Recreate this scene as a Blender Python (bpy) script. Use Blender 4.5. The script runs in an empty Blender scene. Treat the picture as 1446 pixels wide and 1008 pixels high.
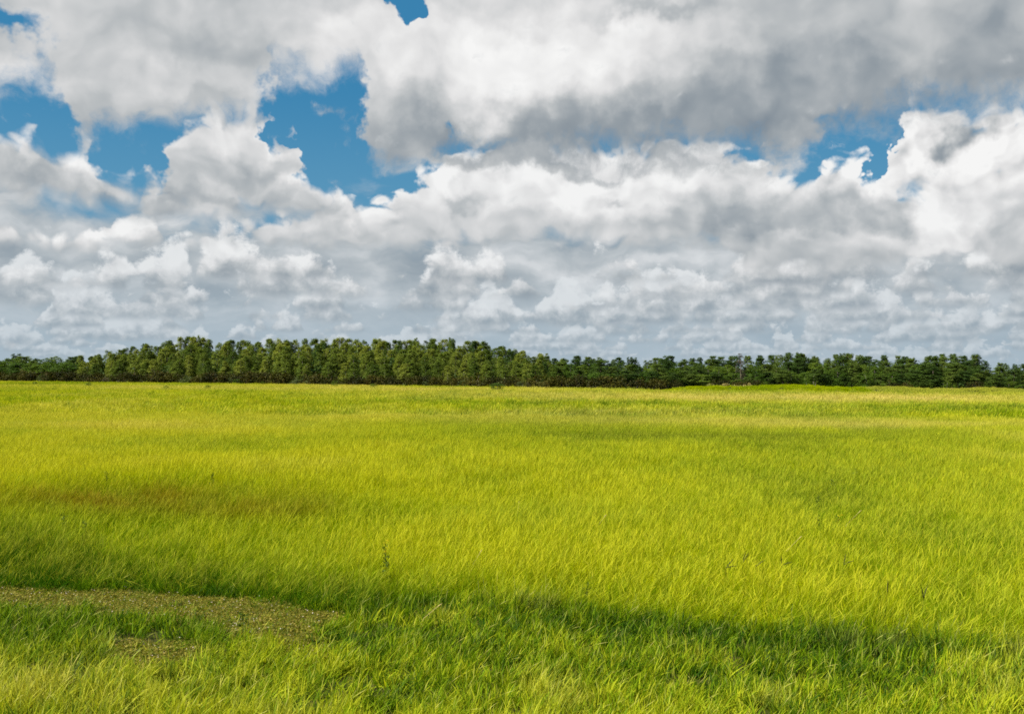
import bpy, math, random
import numpy as np
from mathutils import Vector, Matrix, noise as mnoise

R = math.radians
scene = bpy.context.scene
col = scene.collection
rng = np.random.default_rng(7)
random.seed(7)

# ------------------------------------------------------------------ camera
CAM_Z = 3.4
PITCH, ROLL = R(1.1), R(0.3)
cam_data = bpy.data.cameras.new('camera')
cam = bpy.data.objects.new('camera', cam_data)
col.objects.link(cam)
cam_data.sensor_width = 36.0
cam_data.lens = 35.0
cam_data.clip_start = 0.1
cam_data.clip_end = 20000.0
CAM_M = Matrix.Rotation(R(90) + PITCH, 3, 'X') @ Matrix.Rotation(ROLL, 3, 'Z')
cam.matrix_world = Matrix.Translation((0, 0, CAM_Z)) @ CAM_M.to_4x4()
scene.camera = cam
FPX = 1446 * 35 / 36.0

# exposure and colour handling
EXPOSURE = 0.76
scene.view_settings.view_transform = 'Standard'
scene.view_settings.look = 'None'
scene.view_settings.exposure = EXPOSURE
scene.view_settings.gamma = 1.0
scene.view_settings.use_curve_mapping = False
scene.cycles.max_bounces = 6
scene.cycles.diffuse_bounces = 3
scene.cycles.glossy_bounces = 2
scene.cycles.transmission_bounces = 4
scene.cycles.transparent_max_bounces = 4
scene.cycles.use_denoising = False
scene.cycles.use_adaptive_sampling = True
scene.cycles.adaptive_threshold = 0.012
scene.cycles.adaptive_min_samples = 12
scene.cycles.pixel_filter_type = 'BLACKMAN_HARRIS'
scene.cycles.filter_width = 1.7

# sun: high, from the left and a little behind the camera
SUN_EL = R(48)
SUN_DIR = Vector((-0.90, -0.36, 0)).normalized() * math.cos(SUN_EL) + Vector((0, 0, math.sin(SUN_EL)))
sun_data = bpy.data.lights.new('sun', 'SUN')
sun_data.energy = 5.0
sun_data.angle = R(0.5)
sun_data.color = (1.0, 0.95, 0.86)
sun = bpy.data.objects.new('sun', sun_data)
sun.rotation_euler = SUN_DIR.to_track_quat('Z', 'Y').to_euler()
sun.location = (-80, -40, 120)
col.objects.link(sun)


def pix_dir(x, y):
    """world direction of a point of the photograph (1446 x 1008)"""
    return (CAM_M @ Vector(((x - 723) / FPX, (504 - y) / FPX, -1.0))).normalized()


def pix_sky(x, y):
    """azimuth and elevation in degrees"""
    d = pix_dir(x, y)
    return math.degrees(math.atan2(d.x, d.y)), math.degrees(math.asin(d.z))


def pix_ground(x, y, z=0.0):
    d = pix_dir(x, y)
    t = (z - CAM_Z) / d.z
    return d.x * t, d.y * t


# ------------------------------------------------------------------ node maths
class G:
    """small expression builder over a node tree"""
    def __init__(self, tree):
        self.t = tree
        self.nd = tree.nodes
        self.ln = tree.links

    def new(self, kind, **kw):
        n = self.nd.new(kind)
        for k, v in kw.items():
            setattr(n, k, v)
        return n

    def put(self, sock, v):
        if isinstance(v, E):
            self.ln.new(v.s, sock)
        elif isinstance(v, bpy.types.NodeSocket):
            self.ln.new(v, sock)
        else:
            sock.default_value = v

    def math(self, op, a, b=None, c=None, clamp=False):
        n = self.new('ShaderNodeMath', operation=op, use_clamp=clamp)
        self.put(n.inputs[0], a)
        if b is not None:
            self.put(n.inputs[1], b)
        if c is not None:
            self.put(n.inputs[2], c)
        return E(self, n.outputs[0])

    def vmath(self, op, a, b=None, c=None):
        n = self.new('ShaderNodeVectorMath', operation=op)
        self.put(n.inputs[0], a)
        if b is not None:
            self.put(n.inputs[1], b)
        if c is not None:
            self.put(n.inputs[2], c)
        return E(self, n.outputs['Value' if op in ('DOT_PRODUCT', 'LENGTH', 'DISTANCE') else 'Vector'])

    def scale(self, v, f):
        n = self.new('ShaderNodeVectorMath', operation='SCALE')
        self.put(n.inputs[0], v)
        self.put(n.inputs['Scale'], f)
        return E(self, n.outputs[0])

    def comb(self, x, y, z):
        n = self.new('ShaderNodeCombineXYZ')
        for i, v in enumerate((x, y, z)):
            self.put(n.inputs[i], v)
        return E(self, n.outputs[0])

    def sep(self, v):
        n = self.new('ShaderNodeSeparateXYZ')
        self.put(n.inputs[0], v)
        return [E(self, o) for o in n.outputs]

    def noise(self, v, scale=1.0, detail=4.0, rough=0.5, color=False, lac=2.0, dim='3D'):
        n = self.new('ShaderNodeTexNoise', noise_dimensions=dim)
        self.put(n.inputs['Vector'], v)
        n.inputs['Scale'].default_value = scale
        n.inputs['Detail'].default_value = detail
        n.inputs['Roughness'].default_value = rough
        n.inputs['Lacunarity'].default_value = lac
        return E(self, n.outputs['Color' if color else 'Fac'])

    def voro(self, v, scale=1.0, detail=2.0, rough=0.5, smooth=None, dim='3D'):
        n = self.new('ShaderNodeTexVoronoi', feature='SMOOTH_F1' if smooth else 'F1', voronoi_dimensions=dim)
        self.put(n.inputs['Vector'], v)
        n.inputs['Scale'].default_value = scale
        n.inputs['Detail'].default_value = detail
        n.inputs['Roughness'].default_value = rough
        if smooth:
            n.inputs['Smoothness'].default_value = smooth
        return E(self, n.outputs['Distance'])

    def step(self, v, lo, hi):
        n = self.new('ShaderNodeMapRange', interpolation_type='SMOOTHSTEP')
        self.put(n.inputs['Value'], v)
        self.put(n.inputs['From Min'], lo)
        self.put(n.inputs['From Max'], hi)
        return E(self, n.outputs[0])

    def mix(self, f, a, b):
        n = self.new('ShaderNodeMix', data_type='RGBA')
        self.put(n.inputs[0], f)
        self.put(n.inputs[6], a)
        self.put(n.inputs[7], b)
        return E(self, n.outputs[2])

    def ramp(self, f, stops, interp='LINEAR'):
        n = self.new('ShaderNodeValToRGB')
        cr = n.color_ramp
        cr.interpolation = interp
        while len(cr.elements) < len(stops):
            cr.elements.new(0.5)
        for e, (p, c) in zip(cr.elements, stops):
            e.position = p
            e.color = (*c, 1.0)
        self.put(n.inputs[0], f)
        return E(self, n.outputs[0])

    def curve(self, f, pts):
        n = self.new('ShaderNodeFloatCurve')
        self.put(n.inputs['Value'], f)
        c = n.mapping.curves[0]
        n.mapping.use_clip = False
        n.mapping.extend = 'HORIZONTAL'
        pts = sorted(pts)
        while len(c.points) < len(pts):
            c.points.new(0.5, 0.5)
        for p, (a, b) in zip(c.points, pts):
            p.location = (a, b)
            p.handle_type = 'AUTO_CLAMPED'
        n.mapping.update()
        return E(self, n.outputs[0])


class E:
    def __init__(self, g, s):
        self.g, self.s = g, s

    def __add__(self, o): return self.g.math('ADD', self, o)
    __radd__ = __add__
    def __sub__(self, o): return self.g.math('SUBTRACT', self, o)
    def __rsub__(self, o): return self.g.math('SUBTRACT', o, self)
    def __mul__(self, o): return self.g.math('MULTIPLY', self, o)
    __rmul__ = __mul__
    def __truediv__(self, o): return self.g.math('DIVIDE', self, o)
    def min(self, o): return self.g.math('MINIMUM', self, o)
    def max(self, o): return self.g.math('MAXIMUM', self, o)
    def clamp(self): return self.g.math('ADD', self, 0.0, clamp=True)


def lin(r, g, b):
    def f(c):
        c /= 255.0
        return c / 12.92 if c <= 0.04045 else ((c + 0.055) / 1.055) ** 2.4
    return (f(r), f(g), f(b))
# ------------------------------------------------------------------ sky: air and rows of cumulus
world = bpy.data.worlds.new('World')
scene.world = world
world.use_nodes = True
wt = world.node_tree
wt.nodes.clear()
g = G(wt)
SKY_STRENGTH = 0.1
KS = 1.0 / (SKY_STRENGTH * 2 ** EXPOSURE)          # display value -> sky radiance

tc = g.new('ShaderNodeTexCoord')
dx, dy, dz = g.sep(E(g, tc.outputs['Generated']))
az = g.math('ARCTAN2', dx, dy) * (180 / math.pi)
el = g.math('ARCSINE', dz) * (180 / math.pi)
P = g.comb(az, el, 0.0)
AZ0, AZW, ELH = -34.0, 68.0, 25.0
azn = (az - AZ0) / AZW
DEG = 180 / math.pi / FPX                           # degrees in one pixel of the photograph


warp = g.vmath('SUBTRACT', g.noise(P, 0.16, 2, 0.55, True, dim='2D'), (0.5, 0.5, 0.5))
warp2 = g.vmath('SUBTRACT', g.noise(P, 0.8, 3, 0.55, True, dim='2D'), (0.5, 0.5, 0.5))
Pw = g.vmath('ADD', g.vmath('ADD', P, g.scale(warp, 2.4)), g.scale(warp2, 0.55))
Pb = g.vmath('ADD', g.vmath('ADD', P, g.scale(warp, 6.0)), g.scale(warp2, 2.0))
aznw = azn + g.sep(g.vmath('ADD', g.scale(warp, 2.6), g.scale(warp2, 2.6)))[0] / AZW
fine = g.noise(Pw, 2.2, 5, 0.62, dim='2D') - 0.5


def skycurve(pts, warped=True):
    out = []
    for x, y in pts:
        a, e = pix_sky(x, y)
        out.append(((a - AZ0) / AZW, e / ELH))
    return g.curve(aznw if warped else azn, out) * ELH


def blobs(pos, items, acc=0.0):
    """soft patches placed by azimuth and elevation; (x, y, rx, ry, amount)"""
    for x, y, rx, ry, amt in items:
        a, e = pix_sky(x, y)
        ia, ie = 1 / (rx * DEG), 1 / (ry * DEG)
        q = g.vmath('MULTIPLY_ADD', pos, (ia, ie, 0), (-a * ia, -e * ie, 0))
        d2 = g.vmath('DOT_PRODUCT', q, q)
        acc = g.math('MULTIPLY_ADD', g.math('POWER', math.exp(-1), d2), amt, acc)
    return acc


CLOUD = [(0.0, lin(112, 126, 140)), (0.28, lin(148, 157, 164)), (0.55, lin(187, 191, 193)),
         (0.8, lin(224, 224, 224)), (1.0, lin(246, 246, 245))]
HAZE = lin(165, 184, 197)

SUNOFF = (-0.30, 0.36)


def field(seed, scale, squash=1.0, vdet=1.0, ndet=4.0, off=1.0, rough=0.55, va=0.9, na=1.2):
    """cauliflower relief (about 0, +-0.5) and how far each spot of it faces the light"""
    q = g.vmath('MULTIPLY_ADD', Pw, (1.0, squash, 1.0), (seed, seed * 1.7, 0))
    def f(v):
        b = g.voro(v, scale, vdet, 0.5, dim='2D')
        n = g.noise(v, scale * 0.8, ndet, rough, dim='2D')
        return g.math('MULTIPLY_ADD', n, na, g.math('MULTIPLY_ADD', b, -va, va * 0.42 - na * 0.5))
    f0 = f(q)
    f1 = f(g.vmath('ADD', q, tuple(c * off / scale for c in SUNOFF) + (0.0,)))
    return f0, f0 - f1


def soft(seed, scale, squash=1.0, det=2.0):
    q = g.vmath('MULTIPLY_ADD', Pw, (1.0, squash, 1.0), (seed, -seed * 1.3, 0))
    return g.noise(q, scale, det, 0.5, dim='2D') - 0.5


# clear air: Nishita sky, deepened the way the photograph shows it
sky = g.new('ShaderNodeTexSky', sky_type='NISHITA')
sky.sun_disc = False
sky.sun_elevation = SUN_EL
sky.sun_rotation = math.atan2(SUN_DIR.x, SUN_DIR.y)
sky.air_density = 1.0
sky.dust_density = 0.6
sky.ozone_density = 2.0
air = g.mix(1.0, sky.outputs[0], (0.30, 0.60, 0.68, 1))
air.s.node.blend_type = 'MULTIPLY'
air = g.mix(0.8, air, tuple(c * KS for c in lin(54, 129, 174)) + (1,))


def over(cur, alpha, V, haze=0.0):
    c = g.ramp(V, CLOUD, 'LINEAR')
    c = g.mix(haze, c, (*HAZE, 1))
    c = g.scale(c, KS)
    return g.mix(alpha, cur, c)


# a veil of distant cloud that closes the lower sky
veil = soft(7.0, 0.22, 2.6, 4.0)
vtop = skycurve([(-60, 230), (0, 240), (130, 285), (400, 290), (560, 292), (700, 290), (1446, 290)])
air = g.mix(g.step(el, 17.0, 8.0) * 0.55, air, tuple(c * KS for c in lin(108, 162, 192)) + (1,))
cur = over(air, g.step(vtop - el + veil * 5.0, -1.0, 2.0), (veil * 1.3 + 0.54).clamp(), 0.30)
cur = g.mix(g.step(el, 6.5, 0.8) * 0.85, cur, tuple(c * KS for c in HAZE) + (1,))

# far rows, one behind the other, sinking into the haze
rows = [  # base y, height px, haze, seed, width scale
    (510, 11, 0.70, 11.0, 0.50),
    (503, 14, 0.64, 3.5, 0.44),
    (494, 18, 0.58, 21.0, 0.38),
    (483, 22, 0.52, 71.0, 0.34),
    (470, 27, 0.45, 35.0, 0.30),
    (455, 33, 0.37, 83.0, 0.26),
    (438, 39, 0.29, 47.0, 0.22),
    (419, 46, 0.20, 59.0, 0.19),
    (398, 52, 0.12, 97.0, 0.16),
]
for by, hp, hz, seed, ws in rows:
    b = pix_sky(723, by)[1]
    H = hp * DEG
    k = 0.95 / H
    top = g.noise(g.vmath('MULTIPLY_ADD', P, (ws, ws * 0.5, 0), (seed * 3, seed, 0)), 1.0, 2, 0.5, dim='2D')
    q = g.vmath('ADD', g.vmath('MULTIPLY', P, (k, k * 1.15, 0)), (seed * 2.3, seed * 1.1, 0))
    q = g.vmath('ADD', q, g.scale(warp2, 0.5 * k))
    bump = g.noise(q, 1.0, 6, 0.58, dim='2D') - 0.5
    bump2 = g.noise(g.vmath('ADD', q, (-0.3, 0.3, 0)), 1.0, 3, 0.5, dim='2D') - 0.5
    rise = (el - b) / H
    s = (top - 0.40) * 6.0 - rise + bump * 2.6
    alpha = g.step(s, -0.1, 0.38) * g.step(rise + (top - 0.5) * 0.8 + bump * 0.3, -0.2, 0.2)
    V = (0.25 + g.step(rise + bump * 1.1, -0.1, 0.75) * 0.56 + g.step(s, 1.2, 0.1) * 0.10 + (top - 0.45) * 0.5 + (bump - bump2) * 0.8).clamp()
    cur = over(cur, alpha * (0.95 - 0.2 * hz), V, hz)

relief, lit = field(2.0, 0.60, 1.25, 1.0, 2.0, 1.3)
relief = relief + fine * 0.30
tone = soft(51.0, 0.2, 1.7, 3.0)

# the long white bank across the middle
TOPA = skycurve([(-60, 300), (0, 305), (90, 335), (140, 318), (170, 290), (205, 305), (240, 330), (300, 318), (400, 300), (455, 285), (495, 262),
                 (520, 275), (545, 285), (570, 255), (610, 222), (660, 205), (800, 200), (900, 198), (1000, 195),
                 (1060, 215), (1110, 240), (1150, 240), (1180, 216), (1215, 208), (1240, 246), (1280, 246), (1312, 256), (1350, 225), (1446, 215), (1500, 230)])
BASEA = skycurve([(-60, 350), (0, 352), (200, 352), (330, 345), (450, 352), (600, 350), (700, 345), (1000, 352), (1060, 384), (1200, 386),
                  (1300, 372), (1446, 378)])
s = TOPA - el + relief * 1.3
alpha = g.step(s, -0.15, 0.5) * g.step(el - BASEA + relief * 0.8 + tone * 1.0, -0.35, 0.55)
h = ((el - BASEA) / (TOPA - BASEA)).clamp()
edge = g.step(s, 2.2, 0.0)
V = 0.52 + h * 0.30 + tone * 0.28 + lit * (0.15 + 0.22 * edge) + edge * 0.10
V = blobs(Pb, [(760, 275, 130, 55, 0.22), (900, 300, 90, 40, 0.18), (620, 265, 40, 40, 0.2), (1000, 235, 40, 20, 0.15), (1200, 235, 45, 28, 0.35),
                (640, 285, 35, 12, -0.28), (868, 282, 28, 10, -0.34), (1040, 310, 70, 30, -0.14), (1110, 325, 110, 36, -0.25), (850, 250, 200, 30, 0.14),
                (1330, 300, 90, 45, 0.22), (1250, 295, 50, 25, -0.28), (1310, 345, 90, 22, 0.2), (1160, 350, 40, 12, 0.15), (1420, 310, 50, 25, -0.2), (1340, 280, 40, 30, 0.2),
                (250, 330, 160, 25, -0.1), (175, 310, 30, 25, 0.3), (470, 290, 40, 40, 0.2), (380, 330, 100, 20, 0.05)], V)
cur = over(cur, alpha, V.clamp(), 0.05)

# tall ragged heads on the left
TOPB = skycurve([(-60, 180), (0, 176), (30, 178), (65, 196), (96, 198), (118, 190), (136, 205), (152, 246), (205, 250), (228, 218), (262, 165), (320, 138),
                 (375, 150), (390, 205), (408, 180), (422, 230), (440, 255), (480, 270), (520, 335), (600, 380), (800, 420), (1446, 420)])
BASEB = skycurve([(-60, 290), (0, 286), (110, 285), (220, 310), (330, 312), (420, 318), (520, 330), (600, 350)])
s = TOPB - el + relief * 1.5
alpha = g.step(s, -0.3, 0.95) * g.step(el - BASEB + relief * 1.0 + tone * 2.0, -0.9, 0.9)
edge = g.step(s, 2.2, 0.0)
V = 0.60 + tone * 0.45 + lit * (0.16 + 0.22 * edge) + edge * 0.08
V = blobs(Pb, [(300, 175, 50, 40, 0.25), (120, 240, 26, 24, 0.3), (395, 200, 18, 22, 0.2), (40, 215, 50, 25, 0.12), (425, 255, 22, 16, 0.25),
                (30, 268, 60, 16, -0.2), (200, 285, 60, 18, -0.16), (360, 250, 60, 20, -0.08), (300, 300, 120, 20, -0.12), (330, 270, 60, 20, 0.1)], V)
cur = over(cur, alpha, V.clamp(), 0.03)

# white heads at the right edge
TOPC = skycurve([(1150, 420), (1238, 300), (1258, 215), (1268, 168), (1300, 134), (1340, 146), (1390, 150), (1446, 150), (1500, 150)])
BASEC = skycurve([(1150, 250), (1300, 280), (1446, 275)])
s = TOPC - el + relief * 1.3
alpha = g.step(s, -0.2, 0.6) * g.step(el - BASEC + relief * 1.2, -1.0, 1.0)
V = 0.84 + lit * 0.30 + tone * 0.3
V = blobs(Pb, [(1300, 180, 40, 40, 0.2), (1356, 182, 26, 20, -0.55), (1410, 175, 30, 30, 0.1), (1330, 240, 50, 14, -0.18), (1380, 230, 60, 20, 0.12)], V)
cur = over(cur, alpha, V.clamp(), 0.0)

# the big near clouds overhead with their grey undersides
BASEU = skycurve([(-60, 118), (0, 120), (60, 120), (82, 140), (108, 212), (125, 228), (146, 208), (180, 200), (225, 186), (260, 180), (330, 168), (372, 140), (385, 112), (430, 112), (470, 98),
                  (490, 104), (504, 135), (514, 180), (536, 222), (590, 220), (700, 219), (850, 220), (1000, 215), (1060, 218), (1110, 240), (1145, 215),
                  (1172, 176), (1230, 170), (1262, 170), (1285, 165), (1330, 170), (1446, 165), (1500, 165)])
relU, litU = field(31.0, 0.26, 1.35, 0.0, 2.0, 1.4, 0.5, 0.5, 1.2)
s = el - BASEU + relU * 1.9 + relief * 0.7 + fine * 1.1
s = blobs(Pb, [(590, 14, 40, 36, -14.0), (560, 180, 40, 40, 2.0), (690, 224, 120, 16, 1.8), (890, 224, 150, 16, 1.8), (1050, 236, 60, 18, 1.5), (606, 40, 18, 16, -6.5), (522, 0, 16, 10, -5.0), (0, 0, 52, 22, -4.5), (612, 88, 14, 9, -3.0), (608, 165, 16, 9, -2.0),
                (1446, 78, 8, 6, -3.0)], s)
# beyond the top of the photograph: broken cloud round the zenith
s = s - g.step(el, 24.0, 40.0) * g.step(g.noise(P, 0.06, 3, 0.5, dim='2D'), 0.45, 0.6) * 60.0
alpha = g.step(s, -1.0, 1.5)
V = 0.60 + tone * 0.14 + litU * 0.20 + lit * 0.08
V = blobs(Pb, [(700, 85, 120, 75, 0.34), (860, 60, 130, 70, 0.28), (1000, 70, 70, 40, 0.12), (930, 4, 100, 16, -0.30), (640, 190, 110, 30, -0.26), (850, 185, 220, 40, -0.34),
                (1060, 120, 140, 60, -0.26), (1250, 130, 120, 40, -0.24), (1410, 60, 60, 70, -0.22), (1300, 50, 90, 36, 0.05), (1230, 20, 70, 30, -0.1),
                (475, 70, 90, 40, 0.24), (560, 60, 40, 40, 0.1), (25, 92, 60, 30, 0.18), (330, 60, 110, 26, -0.10), (150, 30, 120, 30, 0.02), (240, 118, 70, 20, 0.12),
                (330, 150, 80, 22, -0.08), (130, 190, 60, 20, -0.05), (610, 130, 40, 70, -0.06)], V)
cur = over(cur, alpha, V.clamp(), 0.0)

# thin scraps drifting in the gaps
s = blobs(Pb, [(455, 152, 40, 18, 1.0), (505, 255, 30, 22, 0.8), (1265, 228, 10, 7, 0.8)], 0.0)
cur = over(cur, g.step(s + relief * 1.3 + fine * 0.8, 0.15, 1.4) * 0.7, 0.5 + relief * 0.4, 0.1)

# below the horizon
cur = g.mix(g.step(el, 0.0, -2.0), cur, tuple(c * KS for c in (0.16, 0.18, 0.06)) + (1,))
bg = g.new('ShaderNodeBackground')
g.put(bg.inputs['Color'], cur)
bg.inputs['Strength'].default_value = SKY_STRENGTH
wo = g.new('ShaderNodeOutputWorld')
g.ln.new(bg.outputs[0], wo.inputs[0])
world.cycles.sampling_method = 'MANUAL'
world.cycles.sample_map_resolution = 512
# ------------------------------------------------------------------ helpers for meshes and tags
def tag(o, label=None, cat=None, group=None, kind=None):
    for k, v in (('label', label), ('category', cat), ('group', group), ('kind', kind)):
        if v:
            o[k] = v
    return o


def mesh_from(name, v, f, mat=None, smooth=False, mats=None, mat_idx=None):
    me = bpy.data.meshes.new(name)
    v = np.asarray(v, dtype=np.float32)
    if isinstance(f, np.ndarray):
        n, k = f.shape
        me.vertices.add(len(v))
        me.vertices.foreach_set('co', v.ravel())
        me.loops.add(n * k)
        me.loops.foreach_set('vertex_index', f.ravel().astype(np.int32))
        me.polygons.add(n)
        me.polygons.foreach_set('loop_start', np.arange(0, n * k, k, dtype=np.int32))
        me.polygons.foreach_set('loop_total', np.full(n, k, dtype=np.int32))
    else:
        me.from_pydata([tuple(map(float, p)) for p in v], [], [tuple(map(int, q)) for q in f])
    for m in (mats or ([mat] if mat else [])):
        me.materials.append(m)
    if mat_idx is not None:
        me.polygons.foreach_set('material_index', np.asarray(mat_idx, dtype=np.int32))
    if smooth:
        me.polygons.foreach_set('use_smooth', np.ones(len(me.polygons), dtype=bool))
    me.update(calc_edges=True)
    return me


def link(name, me, parent=None):
    o = bpy.data.objects.new(name, me)
    col.objects.link(o)
    o.parent = parent
    return o


def material(name):
    m = bpy.data.materials.new(name)
    m.use_nodes = True
    m.node_tree.nodes.clear()
    return m, G(m.node_tree)


def leafy(name, color_fn, trans=0.35, rough=0.6, spec=0.12, tint=(1.1, 1.1, 0.35)):
    """thin leaf: diffuse and gloss on both faces, light passing through"""
    m, g = material(name)
    c = color_fn(g)
    p = g.new('ShaderNodeBsdfPrincipled')
    g.put(p.inputs['Base Color'], c)
    p.inputs['Roughness'].default_value = rough
    p.inputs['Specular IOR Level'].default_value = spec
    t = g.new('ShaderNodeBsdfTranslucent')
    tc_ = g.mix(1.0, c, (*tint, 1))
    tc_.s.node.blend_type = 'MULTIPLY'
    g.put(t.inputs['Color'], tc_)
    mx = g.new('ShaderNodeMixShader')
    mx.inputs[0].default_value = trans
    g.ln.new(p.outputs[0], mx.inputs[1])
    g.ln.new(t.outputs[0], mx.inputs[2])
    o = g.new('ShaderNodeOutputMaterial')
    g.ln.new(mx.outputs[0], o.inputs[0])
    return m


def dull(name, color_fn, rough=0.9):
    m, g = material(name)
    p = g.new('ShaderNodeBsdfPrincipled')
    g.put(p.inputs['Base Color'], color_fn(g))
    p.inputs['Roughness'].default_value = rough
    p.inputs['Specular IOR Level'].default_value = 0.15
    o = g.new('ShaderNodeOutputMaterial')
    g.ln.new(p.outputs[0], o.inputs[0])
    return m


def world_pos(g):
    return E(g, g.new('ShaderNodeNewGeometry').outputs['Position'])


# ------------------------------------------------------------------ the lie of the land
def interp(pts):
    xs = [p[0] for p in pts]
    ys = [p[1] for p in pts]
    return lambda x: np.interp(x, xs, ys)


# foot of the wood in the photograph, turned into a distance for every bearing
wood_foot = interp([(-200, 537.2), (0, 538.5), (370, 542.5), (730, 547), (900, 549.3), (1000, 549.3), (1446, 552.5), (1650, 554)])


def wood_point(xp, depth=0.0):
    """point on the ground at the wood's edge seen at photograph column xp, moved back by depth metres"""
    gx, gy = pix_ground(xp, float(wood_foot(xp)), 0.42)
    d = math.hypot(gx, gy)
    k = (d + depth) / d
    return gx * k, gy * k


BANK = [pix_ground(x, y, 0.3) for x, y in ((905, 553.0), (960, 552.8), (1080, 553.6), (1266, 555.5), (1446, 557.2), (1700, 559.5))]
BANK_H = [0.0, 0.85, 1.55, 1.25, 1.15, 1.1]


def land_z(x, y):
    x = np.asarray(x, dtype=float)
    y = np.asarray(y, dtype=float)
    z = 0.05 * np.sin(x * 0.61 + 1.3) * np.sin(y * 0.43 + 0.4) + 0.04 * np.sin(x * 0.23 - y * 0.31)
    bx = np.array([p[0] for p in BANK])
    by = np.array([p[1] for p in BANK])
    c = np.interp(x, bx, by)
    h = np.interp(x, bx, BANK_H)
    h = h + 0.18 * np.sin(x * 0.35) * (h > 0.3)
    return z + h * np.exp(-((y - c) / 5.5) ** 2)


def gcol(g):
    p = world_pos(g)
    n = g.noise(p, 0.9, 5, 0.6)
    n2 = g.noise(p, 14.0, 3, 0.6)
    c = g.mix(n, (0.034, 0.030, 0.006, 1), (0.026, 0.038, 0.003, 1))
    return g.mix(g.step(n2, 0.45, 0.75) * 0.5, c, (0.085, 0.07, 0.02, 1))


ground_mat = dull('soil', gcol, 1.0)
gxs = np.unique(np.concatenate([[-4000, -1500, -800, -500], np.arange(-340, 345, 5.0), np.arange(-20, 20.1, 1.0), [500, 800, 1500, 4000]]))
gys = np.unique(np.concatenate([[-300, -100, -40, -10, 0], np.arange(4, 40, 1.0), np.arange(40, 200, 4.0), np.arange(200, 300, 2.0),
                                np.arange(300, 480, 10.0), [600, 900, 1600, 4000, 9000]]))
X, Y = np.meshgrid(gxs, gys)
Z = land_z(X, Y)
nx, ny = len(gxs), len(gys)
ii = np.arange(nx * ny).reshape(ny, nx)
gf = np.stack([ii[:-1, :-1], ii[:-1, 1:], ii[1:, 1:], ii[1:, :-1]], -1).reshape(-1, 4)
ground = link('ground', mesh_from('ground', np.stack([X, Y, Z], -1).reshape(-1, 3), gf, ground_mat, True))
tag(ground, kind='structure')
# ------------------------------------------------------------------ grass: tufts of real blades strewn over the field
def blades(n, rad, length, width, lean, wind=(0.25, 0.0), segs=3, seed_share=0.0, curl=0.5, r=None, droop=0.0):
    """n blades rooted in a disc; returns verts, quads, per-vertex (random, along, seed)"""
    r = r or rng
    a = r.uniform(0, 2 * np.pi, n)
    rr = rad * np.sqrt(r.uniform(0, 1, n))
    root = np.stack([rr * np.cos(a), rr * np.sin(a), np.zeros(n) - 0.02], -1)
    L = r.uniform(*length, n)
    W = r.uniform(*width, n)
    la = r.uniform(0, 2 * np.pi, n)
    ln_ = np.abs(r.normal(0, lean, n))
    d0 = np.stack([ln_ * np.cos(la) * 0.5 + wind[0] * 0.4, ln_ * np.sin(la) * 0.5 + wind[1] * 0.4, np.ones(n)], -1)
    d1 = np.stack([ln_ * np.cos(la) * (1 + curl) + wind[0] * (1 + r.uniform(0, 1, n)), ln_ * np.sin(la) * (1 + curl) + wind[1],
                   np.ones(n) * (1 - droop * r.uniform(0, 1, n))], -1)
    seed = r.uniform(0, 1, n) < seed_share
    L = np.where(seed, L * 1.25, L)
    wa = r.uniform(0, 2 * np.pi, n)
    side = np.stack([np.cos(wa), np.sin(wa), np.zeros(n)], -1)
    V, T, S = [], [], []
    pos = root.copy()
    for k in range(segs + 1):
        t = k / segs
        d = d0 * (1 - t) + d1 * t
        d /= np.linalg.norm(d, axis=1, keepdims=True)
        if k:
            pos = pos + d * (L / segs)[:, None]
        wb = W * (1.0 - 0.95 * t ** 1.6)
        ws = W * (0.35 if t < 0.72 else (1.5 if t < 0.95 else 0.3))
        w = np.where(seed, ws, wb)[:, None] * side * 0.5
        V += [pos - w, pos + w]
        T += [np.full(n, t)] * 2
        S += [np.where(seed & (t > 0.6), 1.0, np.where(seed, 0.5, 0.0))] * 2
    m = 2 * (segs + 1)
    V = np.stack(V, 1).reshape(-1, 3)
    T = np.stack(T, 1).reshape(-1)
    S = np.stack(S, 1).reshape(-1)
    rnd = np.repeat(r.uniform(0, 1, n), m)
    base = (np.arange(n) * m)[:, None, None]
    q = np.array([[2 * k, 2 * k + 1, 2 * k + 3, 2 * k + 2] for k in range(segs)])[None]
    F = (base + q).reshape(-1, 4)
    return V, F, np.stack([rnd, T, S, np.ones_like(T)], -1)


def tuft_mesh(name, mat, *parts):
    off, Vs, Fs, As = 0, [], [], []
    for V, F, A in parts:
        Vs.append(V)
        Fs.append(F + off)
        As.append(A)
        off += len(V)
    me = mesh_from(name, np.concatenate(Vs), np.concatenate(Fs), mat)
    ca = me.attributes.new('blade', 'FLOAT_COLOR', 'POINT')
    ca.data.foreach_set('color', np.concatenate(As).astype(np.float32).ravel())
    return me


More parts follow.
